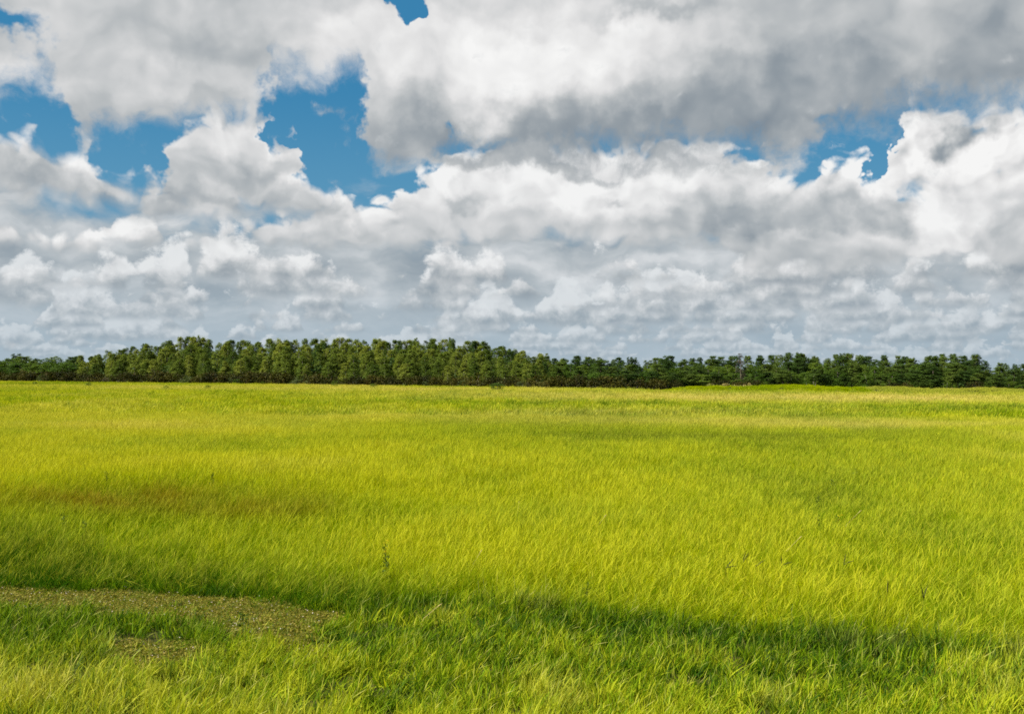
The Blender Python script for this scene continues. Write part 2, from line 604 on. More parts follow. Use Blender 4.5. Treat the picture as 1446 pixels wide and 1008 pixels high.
def grass_color(lo, mid, hi, straw, var=1.0):
    """species colour: young green, ripening yellow, straw; each spot sets its ripeness, with painted edge shade mixed in"""
    def fn(g):
        at = g.new('ShaderNodeAttribute', attribute_name='blade')
        rnd, along, seed = g.sep(E(g, at.outputs['Color']))
        ripe_shade = E(g, g.new('ShaderNodeAttribute', attribute_name='ripe_shade', attribute_type='INSTANCER').outputs['Fac'])
        dry = E(g, g.new('ShaderNodeAttribute', attribute_name='dry', attribute_type='INSTANCER').outputs['Fac'])
        k = ripe_shade + (rnd - 0.5) * 0.5 * var + along * 0.30 - 0.08
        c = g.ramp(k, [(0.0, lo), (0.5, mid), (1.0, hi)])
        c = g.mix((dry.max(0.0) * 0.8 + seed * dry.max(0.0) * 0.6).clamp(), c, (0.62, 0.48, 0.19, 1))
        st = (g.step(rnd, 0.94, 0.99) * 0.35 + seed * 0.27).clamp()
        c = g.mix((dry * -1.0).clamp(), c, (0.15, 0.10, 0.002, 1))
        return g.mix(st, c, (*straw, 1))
    return fn


mat_meadow = leafy('meadow_blade', grass_color((0.022, 0.092, 0.0006), (0.178, 0.290, 0.0006), (0.40, 0.428, 0.001), (0.60, 0.52, 0.06)), 0.34, 0.7, 0.0)
mat_fore = leafy('broad_blade', grass_color((0.012, 0.062, 0.0006), (0.150, 0.260, 0.001), (0.42, 0.45, 0.016), (0.62, 0.56, 0.20), 1.8), 0.34, 0.6, 0.05)
mat_bank = leafy('bank_blade', grass_color((0.11, 0.20, 0.002), (0.23, 0.31, 0.002), (0.36, 0.40, 0.004), (0.58, 0.46, 0.14)), 0.38, 0.6, 0.0)


def library(name, meshes):
    """tufts kept outside the scene; only the strewn copies are seen"""
    c = bpy.data.collections.new(name)
    for k, me in enumerate(meshes):
        c.objects.link(bpy.data.objects.new('%s_%02d' % (name, k), me))
    return c


def strew(name, lib, pts, rot, scl, idx, ripe_shade, dry):
    me = bpy.data.meshes.new(name)
    me.vertices.add(len(pts))
    me.vertices.foreach_set('co', pts.astype(np.float32).ravel())
    for nm, ty, arr in (('rot', 'FLOAT_VECTOR', rot), ('scl', 'FLOAT_VECTOR', scl)):
        me.attributes.new(nm, ty, 'POINT').data.foreach_set('vector', arr.astype(np.float32).ravel())
    me.attributes.new('idx', 'INT', 'POINT').data.foreach_set('value', idx.astype(np.int32))
    me.attributes.new('ripe_shade', 'FLOAT', 'POINT').data.foreach_set('value', ripe_shade.astype(np.float32))
    me.attributes.new('dry', 'FLOAT', 'POINT').data.foreach_set('value', dry.astype(np.float32))
    o = link(name, me)
    ng = bpy.data.node_groups.new(name, 'GeometryNodeTree')
    ng.interface.new_socket('Geometry', in_out='INPUT', socket_type='NodeSocketGeometry')
    ng.interface.new_socket('Geometry', in_out='OUTPUT', socket_type='NodeSocketGeometry')
    N, L = ng.nodes, ng.links
    gi, go = N.new('NodeGroupInput'), N.new('NodeGroupOutput')
    ci = N.new('GeometryNodeCollectionInfo')
    ci.inputs['Collection'].default_value = lib
    ci.inputs['Separate Children'].default_value = True
    ci.inputs['Reset Children'].default_value = True
    ip = N.new('GeometryNodeInstanceOnPoints')
    L.new(gi.outputs[0], ip.inputs['Points'])
    L.new(ci.outputs[0], ip.inputs['Instance'])
    ip.inputs['Pick Instance'].default_value = True

    def named(nm, ty):
        n = N.new('GeometryNodeInputNamedAttribute')
        n.data_type = ty
        n.inputs['Name'].default_value = nm
        return n.outputs['Attribute']
    L.new(named('idx', 'INT'), ip.inputs['Instance Index'])
    er = N.new('FunctionNodeEulerToRotation')
    L.new(named('rot', 'FLOAT_VECTOR'), er.inputs[0])
    L.new(er.outputs[0], ip.inputs['Rotation'])
    L.new(named('scl', 'FLOAT_VECTOR'), ip.inputs['Scale'])
    L.new(ip.outputs[0], go.inputs[0])
    md = o.modifiers.new('strew', 'NODES')
    md.node_group = ng
    return o


def fbm(x, y, s, seed=0.0, octv=3):
    """smooth value noise, about 0..1"""
    out = np.zeros_like(x, dtype=float)
    amp, tot = 1.0, 0.0
    for k in range(octv):
        u, v = x * s + seed * 13.7 + k * 5.1, y * s - seed * 7.3 + k * 9.2
        iu, iv = np.floor(u), np.floor(v)
        fu, fv = u - iu, v - iv
        fu, fv = fu * fu * (3 - 2 * fu), fv * fv * (3 - 2 * fv)
        def h(a, b):
            t = np.sin(a * 127.1 + b * 311.7 + seed * 17.0) * 43758.5453
            return t - np.floor(t)
        out += amp * ((h(iu, iv) * (1 - fu) + h(iu + 1, iv) * fu) * (1 - fv) + (h(iu, iv + 1) * (1 - fu) + h(iu + 1, iv + 1) * fu) * fv)
        tot += amp
        amp *= 0.5
        s *= 2.0
    return out / tot


def to_pix(x, y, z):
    """where a place on the land lies in the photograph (for laying out what grows where)"""
    Mi = np.array(CAM_M.transposed())
    d = np.stack([x, y, z - CAM_Z], -1) @ Mi.T
    return 723 + FPX * d[..., 0] / -d[..., 2], 504 - FPX * d[..., 1] / -d[..., 2]


def inside(px, py, poly):
    r = np.zeros(px.shape, bool)
    n = len(poly)
    for i in range(n):
        (x1, y1), (x2, y2) = poly[i], poly[(i + 1) % n]
        c = ((y1 > py) != (y2 > py)) & (px < (x2 - x1) * (py - y1) / (y2 - y1 + 1e-9) + x1)
        r ^= c
    return r


def gauss(px, py, x, y, rx, ry):
    return np.exp(-(((px - x) / rx) ** 2 + ((py - y) / ry) ** 2))


# plan of the field, drawn on the ground: front edge of the tall meadow, mown strip, bare spot
def plan(pts):
    return [pix_ground(x, y) for x, y in pts]


EDGE = plan([(-400, 800), (-100, 818), (0, 826), (200, 843), (420, 860), (500, 872), (560, 868), (640, 862), (740, 872), (850, 876), (950, 890), (1100, 905),
             (1250, 916), (1350, 924), (1446, 934), (1700, 960)])
edge_y = interp(sorted(EDGE))
STRIP = plan([(-300, 802), (-60, 822), (0, 826), (200, 843), (420, 860), (500, 872), (536, 893), (522, 925), (440, 932), (380, 912), (330, 905), (250, 886), (150, 868),
              (0, 860), (-300, 836)])
SPOT = plan([(158, 918), (215, 910), (275, 916), (285, 945), (250, 960), (190, 962), (160, 946)])
LUSH = plan([(-300, 836), (0, 852), (150, 866), (250, 884), (330, 905), (318, 925), (280, 915), (150, 918), (0, 930), (-300, 930)])


def wobble(x, y, a=0.35):
    return x + (fbm(x, y, 1.1, 3.0) - 0.5) * 2 * a, y + (fbm(x, y, 1.1, 8.0) - 0.5) * 2 * a


def scatter(y0, y1, per_m2, half=0.56, pad=3.0):
    """random points over the wedge in view, a few metres to spare on either side"""
    area = (y1 - y0) * 2 * (half * y1 + pad)
    n = int(area * per_m2)
    x = rng.uniform(-1, 1, n) * (half * y1 + pad)
    y = rng.uniform(y0, y1, n)
    k = np.abs(x) < half * y + pad
    return x[k], y[k]


def stand(x, y):
    """how ripe, how dry and how tall the meadow stands at a place"""
    px, py = to_pix(x, y, np.full(x.shape, 0.35))
    dist = np.hypot(x, y)
    far = np.clip((dist - 25) / 120, 0, 1)
    n1 = fbm(x, y * 0.35, 0.045, 1.0)
    n2 = fbm(x, y * 0.5, 0.22, 2.0)
    n3 = fbm(x, y, 1.2, 5.0)
    ripe_shade = 0.46 + 0.06 * far + (n1 - 0.5) * 0.95 + (n2 - 0.5) * 0.70 + (n3 - 0.5) * 0.35
    dry = 0.02 + np.clip((n1 - 0.58) * 1.2, 0, 0.4) * far + np.clip((n2 - 0.7) * 0.6, 0, 0.2)
    hgt = 1.0 + (n2 - 0.5) * 0.45 + (n3 - 0.5) * 0.55
    def add(a, x0, y0, rx, ry, amt):
        return a + amt * gauss(px, py, x0, y0, rx, ry)
    # straw-coloured belts far out, green belts between them
    for x0, y0, rx, ry, amt in ((1000, 562, 420, 5, 0.42), (1300, 566, 260, 6, 0.30), (900, 583, 300, 6, 0.22), (1250, 601, 260, 5, 0.26), (1000, 596, 260, 6, 0.2), (500, 551, 500, 2.0, 0.22),
                                (180, 603, 150, 5, 0.22), (640, 590, 220, 6, 0.15), (750, 556, 300, 3, 0.2), (120, 546, 300, 1.6, 0.25), (360, 549, 260, 1.6, 0.25)):
        dry = add(dry, x0, y0, rx, ry, amt)
        ripe_shade = add(ripe_shade, x0, y0, rx, ry, amt * 0.6)
    for x0, y0, rx, ry, amt in ((250, 575, 300, 7, -0.12), (1150, 575, 250, 3.5, -0.14), (230, 622, 160, 6, -0.16), (1050, 618, 250, 6, -0.18), (800, 616, 300, 6, -0.12), (1446, 580, 120, 4, -0.15),
                                (200, 655, 250, 14, 0.22), (420, 640, 160, 12, 0.1), (600, 690, 140, 14, 0.12), (950, 660, 300, 25, 0.06),
                                (130, 708, 190, 22, -0.34), (390, 712, 130, 18, -0.28), (560, 720, 110, 14, -0.16), (740, 722, 90, 14, -0.20), (1190, 690, 60, 24, -0.26),
                                (860, 730, 120, 18, -0.12), (1350, 745, 110, 22, -0.10), (180, 770, 200, 12, -0.02), (80, 795, 260, 14, -0.36), (350, 825, 160, 18, -0.34), (540, 835, 110, 20, -0.30),
                                (760, 850, 120, 14, -0.22), (1100, 885, 200, 14, -0.22), (640, 780, 160, 24, 0.12), (1150, 820, 240, 40, 0.12), (850, 800, 160, 24, 0.12)):  # negative patches along the front edge deepen its painted shade
        ripe_shade = add(ripe_shade, x0, y0, rx, ry, amt)
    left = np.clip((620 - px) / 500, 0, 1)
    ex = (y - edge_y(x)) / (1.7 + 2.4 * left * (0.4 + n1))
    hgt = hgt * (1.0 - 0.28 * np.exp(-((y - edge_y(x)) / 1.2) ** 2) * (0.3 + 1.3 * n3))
    ripe_shade = ripe_shade - (0.58 + 0.62 * left) * np.exp(-ex ** 2) * (0.45 + 0.55 * left) * np.clip(0.15 + 2.6 * (n2 - 0.25) + 1.2 * (n3 - 0.5), 0, 1.5)  # shade on the meadow's front face, put into the blade colour
    ripe_shade = ripe_shade + rng.normal(0, 0.17, x.shape)
    brown = 0.30 * gauss(px, py, 150, 700, 230, 16) + 0.16 * gauss(px, py, 380, 715, 120, 12)
    dry = dry - brown * np.clip((n3 - 0.2) * 2.6, 0, 1) * np.clip((fbm(x, y * 0.6, 0.5, 51.0) - 0.12) * 3, 0.15, 1) * 3.6
    return np.clip(ripe_shade, -0.35, 1), np.clip(dry, -1, 1), hgt, px, py


def place(x, y, scl, tilt=0.17):
    n = len(x)
    pts = np.stack([x, y, land_z(x, y)], -1)
    # tufts are turned only a little so that the whole field leans with the wind
    rot = np.stack([rng.normal(0, tilt, n), rng.normal(0, tilt, n), rng.normal(0, 1.1, n)], -1)
    return pts, rot, scl


KINDS = 12
near_lib = library('meadow_tuft', [tuft_mesh('meadow_tuft', mat_meadow,
    blades(30, 0.13, (0.18, 0.46), (0.005, 0.012), 0.42, (0.16, -0.03), 4, 0.0, 0.8, droop=0.8),
    blades(6, 0.12, (0.32, 0.52), (0.004, 0.0065), 0.30, (0.3, -0.03), 6, 1.0, 0.6, droop=0.5)) for _ in range(KINDS)])
mid_lib = library('meadow_clump', [tuft_mesh('meadow_clump', mat_meadow,
    blades(130, 0.42, (0.20, 0.46), (0.008, 0.017), 0.38, (0.16, -0.03), 3, 0.0, 0.6, droop=0.6),
    blades(26, 0.42, (0.34, 0.54), (0.005, 0.009), 0.26, (0.28, -0.03), 5, 1.0, 0.6, droop=0.4)) for _ in range(KINDS)])
far_lib = library('meadow_swath', [tuft_mesh('meadow_swath', mat_meadow,
    blades(230, 1.5, (0.24, 0.46), (0.02, 0.04), 0.30, (0.15, 0.0), 2, 0.0, 0.5),
    blades(40, 1.5, (0.36, 0.56), (0.015, 0.03), 0.22, (0.4, 0.0), 4, 1.0, 0.5)) for _ in range(KINDS)])


def meadow(name, lib, y0, y1, per_m2, hs=1.0):
    x, y = scatter(y0, y1, per_m2)
    wx, wy = wobble(x, y, 0.5)
    k = wy > edge_y(wx)
    bxs = np.array([p[0] for p in BANK]); bys = np.array([p[1] for p in BANK])
    k &= ~((x > BANK[0][0] + 3) & (y > np.interp(x, bxs, bys) - 6.0))
    x, y = x[k], y[k]
    ripe_shade, dry, h, px, py = stand(x, y)
    s = h * hs
    scl = np.stack([rng.uniform(0.85, 1.2, len(x)), rng.uniform(0.85, 1.2, len(x)), s * rng.uniform(0.85, 1.15, len(x))], -1)
    pts, rot, scl = place(x, y, scl)
    return strew(name, lib, pts, rot, scl, rng.integers(0, KINDS, len(x)), ripe_shade, dry)


for o, lb in ((meadow('meadow_grass', near_lib, 9.0, 27.0, 54), 'tall yellow-green meadow grass standing in the middle of the field'),
              (meadow('distant_meadow_grass', mid_lib, 27.0, 75.0, 11), 'yellow-green meadow grass beyond the middle of the field'),
              (meadow('far_meadow_grass', far_lib, 75.0, 470.0, 0.58, 1.0), 'pale yellow and straw meadow grass far out before the wood')):
    tag(o, lb, 'grass', kind='stuff')

# greener, shorter grass on the low bank in front of the pines
bank_lib = library('bank_tuft', [tuft_mesh('bank_tuft', mat_bank, blades(220, 1.0, (0.16, 0.34), (0.02, 0.035), 0.35, (0.2, 0), 2)) for _ in range(4)])
x, y = scatter(140, 300, 1.8, 0.6)
bxs = np.array([p[0] for p in BANK]); bys = np.array([p[1] for p in BANK])
k = (x > BANK[0][0]) & (y > np.interp(x, bxs, bys) - 8.5) & (y < np.interp(x, bxs, bys) + 22)
x, y = x[k], y[k]
top = np.exp(-((y - np.interp(x, bxs, bys) - 3.5) / 2.2) ** 2)
pts, rot, scl = place(x, y, np.ones((len(x), 3)) * rng.uniform(0.8, 1.2, (len(x), 1)))
o = strew('bank_grass', bank_lib, pts, rot, scl, rng.integers(0, 4, len(x)), 0.55 + (fbm(x, y, 0.1, 4.0) - 0.5) * 0.7, np.clip(top * (0.1 + 0.6 * (x > 72)) + 0.25 * (x > 72), 0, 1))
tag(o, 'bright green short grass on the low bank before the pines', 'grass', kind='stuff')

# broad-bladed grass of the foreground, lower than the meadow behind it
fore_lib = library('broad_tuft', [tuft_mesh('broad_tuft', mat_fore,
    blades(20, 0.13, (0.12, 0.31), (0.010, 0.022), 0.45, (0.22, -0.05), 4, 0.0, 0.8, droop=0.7),
    blades(22, 0.13, (0.07, 0.20), (0.003, 0.007), 0.40, (0.15, -0.05), 3, 0.0, 0.8),
    blades(3, 0.10, (0.20, 0.32), (0.003, 0.005), 0.35, (0.3, 0), 5, 0.5, 0.8)) for _ in range(10)])
x, y = scatter(6.5, 19.0, 74)
wx, wy = wobble(x, y, 0.3)
sx, sy = x + (fbm(x * 0.5, y, 0.9, 41.0) - 0.5) * 2.6, y + (fbm(x * 0.35, y, 1.6, 42.0) - 0.5) * 1.0
qx, qy = wobble(x, y, 0.3)
strip, spot, lush = inside(sx, sy, STRIP), inside(qx, qy, SPOT), inside(qx, qy, LUSH)
bare = strip | spot
k = (wy < edge_y(wx) + 0.3) & (rng.uniform(0, 1, len(x)) < np.clip((fbm(x, y, 3.3, 31.0) - 0.22) * 3.2, 0.3, 1)) & ((~bare) | (rng.uniform(0, 1, len(x)) < 0.9 * np.clip(fbm(x * 0.6, y, 1.4, 21.0) - 0.08, 0.1, 1)))
x, y, bare, lush = x[k], y[k], bare[k], lush[k]
px, py = to_pix(x, y, np.full(x.shape, 0.15))
n1, n2, n3 = fbm(x, y, 0.35, 11.0), fbm(x, y, 1.3, 12.0), fbm(x, y, 3.1, 13.0)
ripe_shade = 0.34 + rng.normal(0, 0.14, x.shape) + (n1 - 0.5) * 0.5 + (n2 - 0.5) * 0.9 + (n3 - 0.5) * 0.8 + 0.16 * np.clip((py - 900) / 90, 0, 1)
ripe_shade -= 0.24 * np.exp(-((y - edge_y(x)) / 0.9) ** 2) * np.clip(2.6 * (n2 - 0.22), 0, 1.4)  # blades at the meadow's foot coloured darker, standing in for shade there
ripe_shade = np.where(lush, 0.10 + 0.3 * (n3 - 0.3), ripe_shade)
ripe_shade += 0.2 * gauss(px, py, 90, 975, 260, 40) - 0.16 * gauss(px, py, 640, 900, 110, 26) - 0.12 * gauss(px, py, 1150, 920, 250, 18) - 0.2 * gauss(px, py, 1100, 985, 60, 18)
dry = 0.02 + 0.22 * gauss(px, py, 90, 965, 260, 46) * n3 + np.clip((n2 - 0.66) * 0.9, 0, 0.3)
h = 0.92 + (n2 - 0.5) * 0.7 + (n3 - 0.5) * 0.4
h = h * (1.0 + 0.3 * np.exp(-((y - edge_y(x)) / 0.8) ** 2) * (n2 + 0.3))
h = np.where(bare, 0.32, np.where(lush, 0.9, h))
scl = np.stack([rng.uniform(0.85, 1.2, len(x)), rng.uniform(0.85, 1.2, len(x)), h], -1)
pts, rot, scl = place(x, y, scl, 0.18)
o = strew('foreground_grass', fore_lib, pts, rot, scl, rng.integers(0, 10, len(x)), np.clip(ripe_shade, -0.15, 1), np.clip(dry, 0, 1))
tag(o, 'coarse broad-bladed green grass covering the foreground', 'grass', kind='stuff')


# low creeping herbs with pale flower heads on the mown strip
def creeper(n, rad):
    r = rng
    a, rr = r.uniform(0, 2 * np.pi, n), rad * np.sqrt(r.uniform(0, 1, n))
    c = np.stack([rr * np.cos(a), rr * np.sin(a), r.uniform(0.01, 0.055, n)], -1)
    s = r.uniform(0.008, 0.020, n)
    flower = r.uniform(0, 1, n) < 0.010
    s = np.where(flower, 0.010, s)
    c[:, 2] += flower * 0.02
    u = r.normal(0, 1, (n, 3)) * np.array([1, 1, 0.35])
    u /= np.linalg.norm(u, axis=1, keepdims=True)
    w = np.cross(u, r.normal(0, 0.3, (n, 3)) + np.array([0, 0, 1.0]))
    w /= np.linalg.norm(w, axis=1, keepdims=True)
    u, w = u * s[:, None], w * s[:, None] * 0.7
    V = np.stack([c - u, c - w, c + u, c + w], 1).reshape(-1, 3)
    F = np.arange(4 * n).reshape(n, 4)
    A = np.repeat(np.stack([r.uniform(0, 1, n), np.zeros(n), flower * 1.0, np.ones(n)], -1), 4, 0)
    return V, F, A


def creeper_color(g):
    at = g.new('ShaderNodeAttribute', attribute_name='blade')
    rnd, along, seed = g.sep(E(g, at.outputs['Color']))
    c = g.ramp(rnd, [(0.0, (0.05, 0.085, 0.003)), (0.45, (0.14, 0.15, 0.006)), (0.8, (0.27, 0.23, 0.026)), (1.0, (0.33, 0.24, 0.06))])
    return g.mix(seed, c, (0.55, 0.48, 0.40, 1))


mat_creep = leafy('creeping_leaf', creeper_color, 0.25, 0.6, 0.2)
creep_lib = library('creeping_mat', [tuft_mesh('creeping_mat', mat_creep, creeper(190, 0.2),
                    blades(190, 0.2, (0.05, 0.13), (0.003, 0.007), 0.95, (0.1, 0), 2)) for _ in range(5)])
x, y = scatter(9.0, 17.0, 34)
sx, sy = x + (fbm(x * 0.5, y, 0.9, 41.0) - 0.5) * 2.6, y + (fbm(x * 0.35, y, 1.6, 42.0) - 0.5) * 1.0
k = inside(sx, sy, STRIP) | inside(*wobble(x, y, 0.3), SPOT)
x, y = x[k], y[k]
pts, rot, scl = place(x, y, np.ones((len(x), 3)) * rng.uniform(0.8, 1.25, (len(x), 1)), 0.05)
rot[:, 2] = rng.uniform(0, 6.28, len(x))
o = strew('creeping_herbs', creep_lib, pts, rot, scl, rng.integers(0, 5, len(x)), np.full(len(x), 0.5), np.full(len(x), 0.2))
tag(o, 'low creeping herbs with tiny pale flowers on the mown strip', 'ground cover', kind='stuff')
# ------------------------------------------------------------------ the wood
def wood_color(lo, mid, hi, alt=None):
    def fn(g):
        ge = g.new('ShaderNodeNewGeometry')
        rnd = E(g, ge.outputs['Random Per Island'])
        oi = g.new('ShaderNodeObjectInfo')
        k = (rnd * 0.4 + 0.3) + (E(g, oi.outputs['Random']) - 0.5) * 1.0
        c = g.ramp(k, [(0.0, lo), (0.5, mid), (1.0, hi)])
        if alt:
            c = g.mix(g.step(rnd, 0.86, 0.9), c, (*alt, 1))
        return c
    return fn


m_cyp = leafy('cypress_needles', wood_color((0.060, 0.100, 0.012), (0.130, 0.178, 0.022), (0.225, 0.255, 0.038)), 0.32, 0.6, 0.1)
m_pine = leafy('pine_needles', wood_color((0.030, 0.062, 0.010), (0.060, 0.105, 0.016), (0.11, 0.155, 0.022)), 0.25, 0.6, 0.1)
m_broad = leafy('broad_leaves', wood_color((0.040, 0.085, 0.008), (0.080, 0.140, 0.014), (0.13, 0.19, 0.02)), 0.28, 0.6, 0.1)
m_dark = leafy('dark_shrub_leaves', wood_color((0.016, 0.020, 0.003), (0.034, 0.038, 0.005), (0.075, 0.070, 0.009), (0.060, 0.040, 0.007)), 0.22, 0.6, 0.1)
m_pale = leafy('pale_shrub_leaves', wood_color((0.070, 0.095, 0.024), (0.115, 0.145, 0.045), (0.17, 0.19, 0.07)), 0.28, 0.6, 0.2)
m_grey = leafy('bare_twigs', wood_color((0.075, 0.066, 0.042), (0.115, 0.100, 0.066), (0.16, 0.14, 0.095)), 0.05, 0.8, 0.1)
m_straw = leafy('straw_leaves', wood_color((0.20, 0.20, 0.06), (0.32, 0.28, 0.10), (0.40, 0.33, 0.13)), 0.3, 0.6, 0.2)
m_bark = dull('grey_bark', lambda g: g.mix(g.noise(world_pos(g), 3.0, 4, 0.6), (0.12, 0.10, 0.08, 1), (0.30, 0.27, 0.23, 1)))
m_pbark = dull('pine_bark', lambda g: g.mix(g.noise(world_pos(g), 3.0, 4, 0.6), (0.09, 0.07, 0.05, 1), (0.24, 0.19, 0.15, 1)))


def leaves(centres, radii, per, size, flat=1.0, asp=0.5, r=None, axis=None):
    """leaf-sized quads spread through clumps; radii (n,3)"""
    r = r or rng
    n = len(centres) * per
    c = np.repeat(centres, per, 0)
    rad = np.repeat(radii, per, 0)
    d = r.normal(0, 1, (n, 3))
    d /= np.linalg.norm(d, axis=1, keepdims=True)
    p = c + d * rad * (r.uniform(0.15, 1.75, n) ** 0.5)[:, None]
    u = r.normal(0, 1, (n, 3)) * np.array([1, 1, flat])
    u /= np.linalg.norm(u, axis=1, keepdims=True)
    nr = d * (0.6 if axis is None else 0.45) + r.normal(0, 0.38, (n, 3)) + np.array([0, 0, 0.25])
    if axis is not None:
        o = p - axis
        o[:, 2] = np.maximum(o[:, 2] * 0.25, 0.1)
        nr = nr + 1.7 * o / (np.linalg.norm(o, axis=1, keepdims=True) + 1e-6)
    w = np.cross(u, nr)
    w /= np.linalg.norm(w, axis=1, keepdims=True) + 1e-6
    s = r.uniform(size[0], size[1], n)[:, None]
    u, w = u * s * 0.5, w * s * 0.5 * asp
    V = np.stack([p - u, p - w, p + u, p + w], 1).reshape(-1, 3)
    return V, np.arange(4 * n).reshape(n, 4)


def tube(path, rads, k=6):
    path = np.asarray(path, float)
    V, F = [], []
    for i, (p, rr) in enumerate(zip(path, rads)):
        t = path[min(i + 1, len(path) - 1)] - path[max(i - 1, 0)]
        t = t / (np.linalg.norm(t) + 1e-9)
        a = np.cross(t, (0.3, 1.0, 0.2)); a /= np.linalg.norm(a)
        b = np.cross(t, a)
        for j in range(k):
            th = 2 * np.pi * j / k
            V.append(p + rr * (np.cos(th) * a + np.sin(th) * b))
        if i:
            for j in range(k):
                q = (j + 1) % k
                F.append(((i - 1) * k + j, (i - 1) * k + q, i * k + q, i * k + j))
    return np.array(V), np.array(F)


def join(parts):
    off, Vs, Fs = 0, [], []
    for V, F in parts:
        Vs.append(V); Fs.append(F + off); off += len(V)
    return np.concatenate(Vs), np.concatenate(Fs)


def trunk_and_limbs(H, r0, tips, lean, fork=None):
    zs = np.linspace(0, H * 0.93, 7)
    ph = rng.uniform(0, 6.28)
    path = np.stack([lean[0] * (zs / H) ** 1.5 + 0.10 * np.sin(zs * 0.5 + ph), lean[1] * (zs / H) ** 1.5 + 0.10 * np.cos(zs * 0.4 + ph), zs - 0.3 * (zs == 0)], -1)
    rad = r0 * (1 - 0.85 * zs / H) * np.where(zs == 0, 1.5, 1.0)
    parts = [tube(path, rad, 7)]
    for tip in tips:
        zb = max(tip[2] - rng.uniform(0.2, 0.9), 0.5)
        b = np.array([np.interp(zb, zs, path[:, 0]), np.interp(zb, zs, path[:, 1]), zb])
        m = (b + tip) / 2 + np.array([0, 0, 0.12])
        rb = max(0.02, r0 * 0.30 * (1 - zb / H))
        parts.append(tube([b, m, tip], [rb, rb * 0.7, rb * 0.3], 4))
    return join(parts), path, zs


def crown_points(n, H, z0, prof, lean, squash=(0.34, 0.5), cl=(0.55, 1.0), hollow=0.25):
    C, Rd = [], []
    for _ in range(n):
        t = rng.uniform(0, 1) ** 0.9
        z = z0 + (H - z0) * t
        rmax = prof(t)
        a = rng.uniform(0, 2 * np.pi)
        rr = rmax * (hollow + (1 - hollow) * rng.uniform(0, 1)) * rng.uniform(0.8, 1.12)
        c = cl[0] + (cl[1] - cl[0]) * rng.uniform(0, 1)
        c *= 0.55 + 0.45 * (1 - t)
        C.append((rr * np.cos(a) + lean[0] * (z / H) ** 1.5, rr * np.sin(a) + lean[1] * (z / H) ** 1.5, z - c * 0.3))
        q = rng.uniform(*squash)
        Rd.append((c, c, c * q))
    return np.array(C), np.array(Rd)


def make_tree(kind):
    """meshes of one tree, about 12 m tall: trunk with limbs, crown"""
    lean = (rng.normal(0.15, 0.25), rng.normal(0, 0.25))
    H = 12.0
    if kind == 'cypress':
        z0 = rng.uniform(1.2, 3.0)
        w = rng.uniform(2.0, 2.6)
        a_, b_ = rng.uniform(0.55, 0.85), rng.uniform(1.6, 3.2)
        prof = lambda t: w * (1.0 - a_ * t ** b_) * (0.55 + 0.45 * min(1, t * 5))
        C, Rd = crown_points(130, H, z0, prof, lean, (0.75, 1.1), (0.42, 0.85), 0.4)
        V, F = leaves(C, Rd, 60, (0.15, 0.32), 0.8, 0.6, axis=np.array([lean[0] * 0.5, lean[1] * 0.5, z0]))
        (tv, tf), _, _ = trunk_and_limbs(H, 0.20, C[rng.permutation(len(C))[:16]], lean)
        return (tv, tf, m_bark), (V, F, m_cyp)
    if kind == 'pine':
        z0 = rng.uniform(3.2, 6.0)
        w = rng.uniform(1.7, 2.4)
        prof = lambda t: w * (0.45 + 0.55 * math.sin(math.pi * min(1, max(0.0, (t + 0.12) / 1.15)))) * (1.0 if t < 0.7 else 0.8)
        C, Rd = crown_points(rng.integers(70, 96), H, z0, prof, lean, (0.75, 1.1), (0.38, 0.75), 0.3)
        V, F = leaves(C, Rd, 70, (0.15, 0.32), 0.9, 0.5, axis=np.array([lean[0] * 0.5, lean[1] * 0.5, z0]))
        (tv, tf), _, _ = trunk_and_limbs(H, 0.17, C[rng.permutation(len(C))[:14]], lean)
        return (tv, tf, m_pbark), (V, F, m_pine)
    if kind == 'broad':
        z0 = rng.uniform(0.8, 2.0)
        w = rng.uniform(2.6, 3.3)
        prof = lambda t: w * math.sqrt(max(0.02, 1 - (2 * t - 0.85) ** 2 / 1.5))
        C, Rd = crown_points(110, H, z0, prof, lean, (0.75, 1.0), (0.5, 0.95), 0.45)
        V, F = leaves(C, Rd, 62, (0.16, 0.34), 0.9, 0.6, axis=np.array([0, 0, z0]))
        (tv, tf), _, _ = trunk_and_limbs(H, 0.22, C[rng.permutation(len(C))[:12]], lean)
        return (tv, tf, m_bark), (V, F, m_broad)
    if kind == 'bare':
        z0 = 3.0
        prof = lambda t: 1.7 * (1.0 - 0.6 * t)
        C, Rd = crown_points(34, H, z0, prof, lean, (0.5, 0.8), (0.4, 0.8), 0.2)
        V, F = leaves(C, Rd, 30, (0.25, 0.6), 1.2, 0.16)
        (tv, tf), _, _ = trunk_and_limbs(H, 0.17, C, lean)
        return (tv, tf, m_pbark), (V, F, m_grey)


def make_shrub(mat, n=16, per=60, twig=False):
    """a shrub about 3 m tall and as wide, several stems from the ground"""
    C, Rd = [], []
    for _ in range(n):
        a, rr = rng.uniform(0, 6.28), 1.35 * math.sqrt(rng.uniform(0, 1))
        zt = 2.7 * math.sqrt(max(0.05, 1 - (rr / 1.6) ** 2)) * rng.uniform(0.35, 1.0)
        c = rng.uniform(0.4, 0.75)
        C.append((rr * math.cos(a), rr * math.sin(a), max(0.3, zt - c * 0.4)))
        Rd.append((c, c, c * 0.75))
    C, Rd = np.array(C), np.array(Rd)
    V, F = leaves(C, Rd, per, (0.16, 0.36) if not twig else (0.3, 0.6), 1.0, 0.6 if not twig else 0.12)
    stems = [tube([(0.12 * c[0], 0.12 * c[1], -0.1), (0.6 * c[0], 0.6 * c[1], 0.55 * c[2]), c], [0.05, 0.035, 0.015], 4) for c in C[:9]]
    tv, tf = join(stems)
    return (tv, tf, m_bark), (V, F, mat)


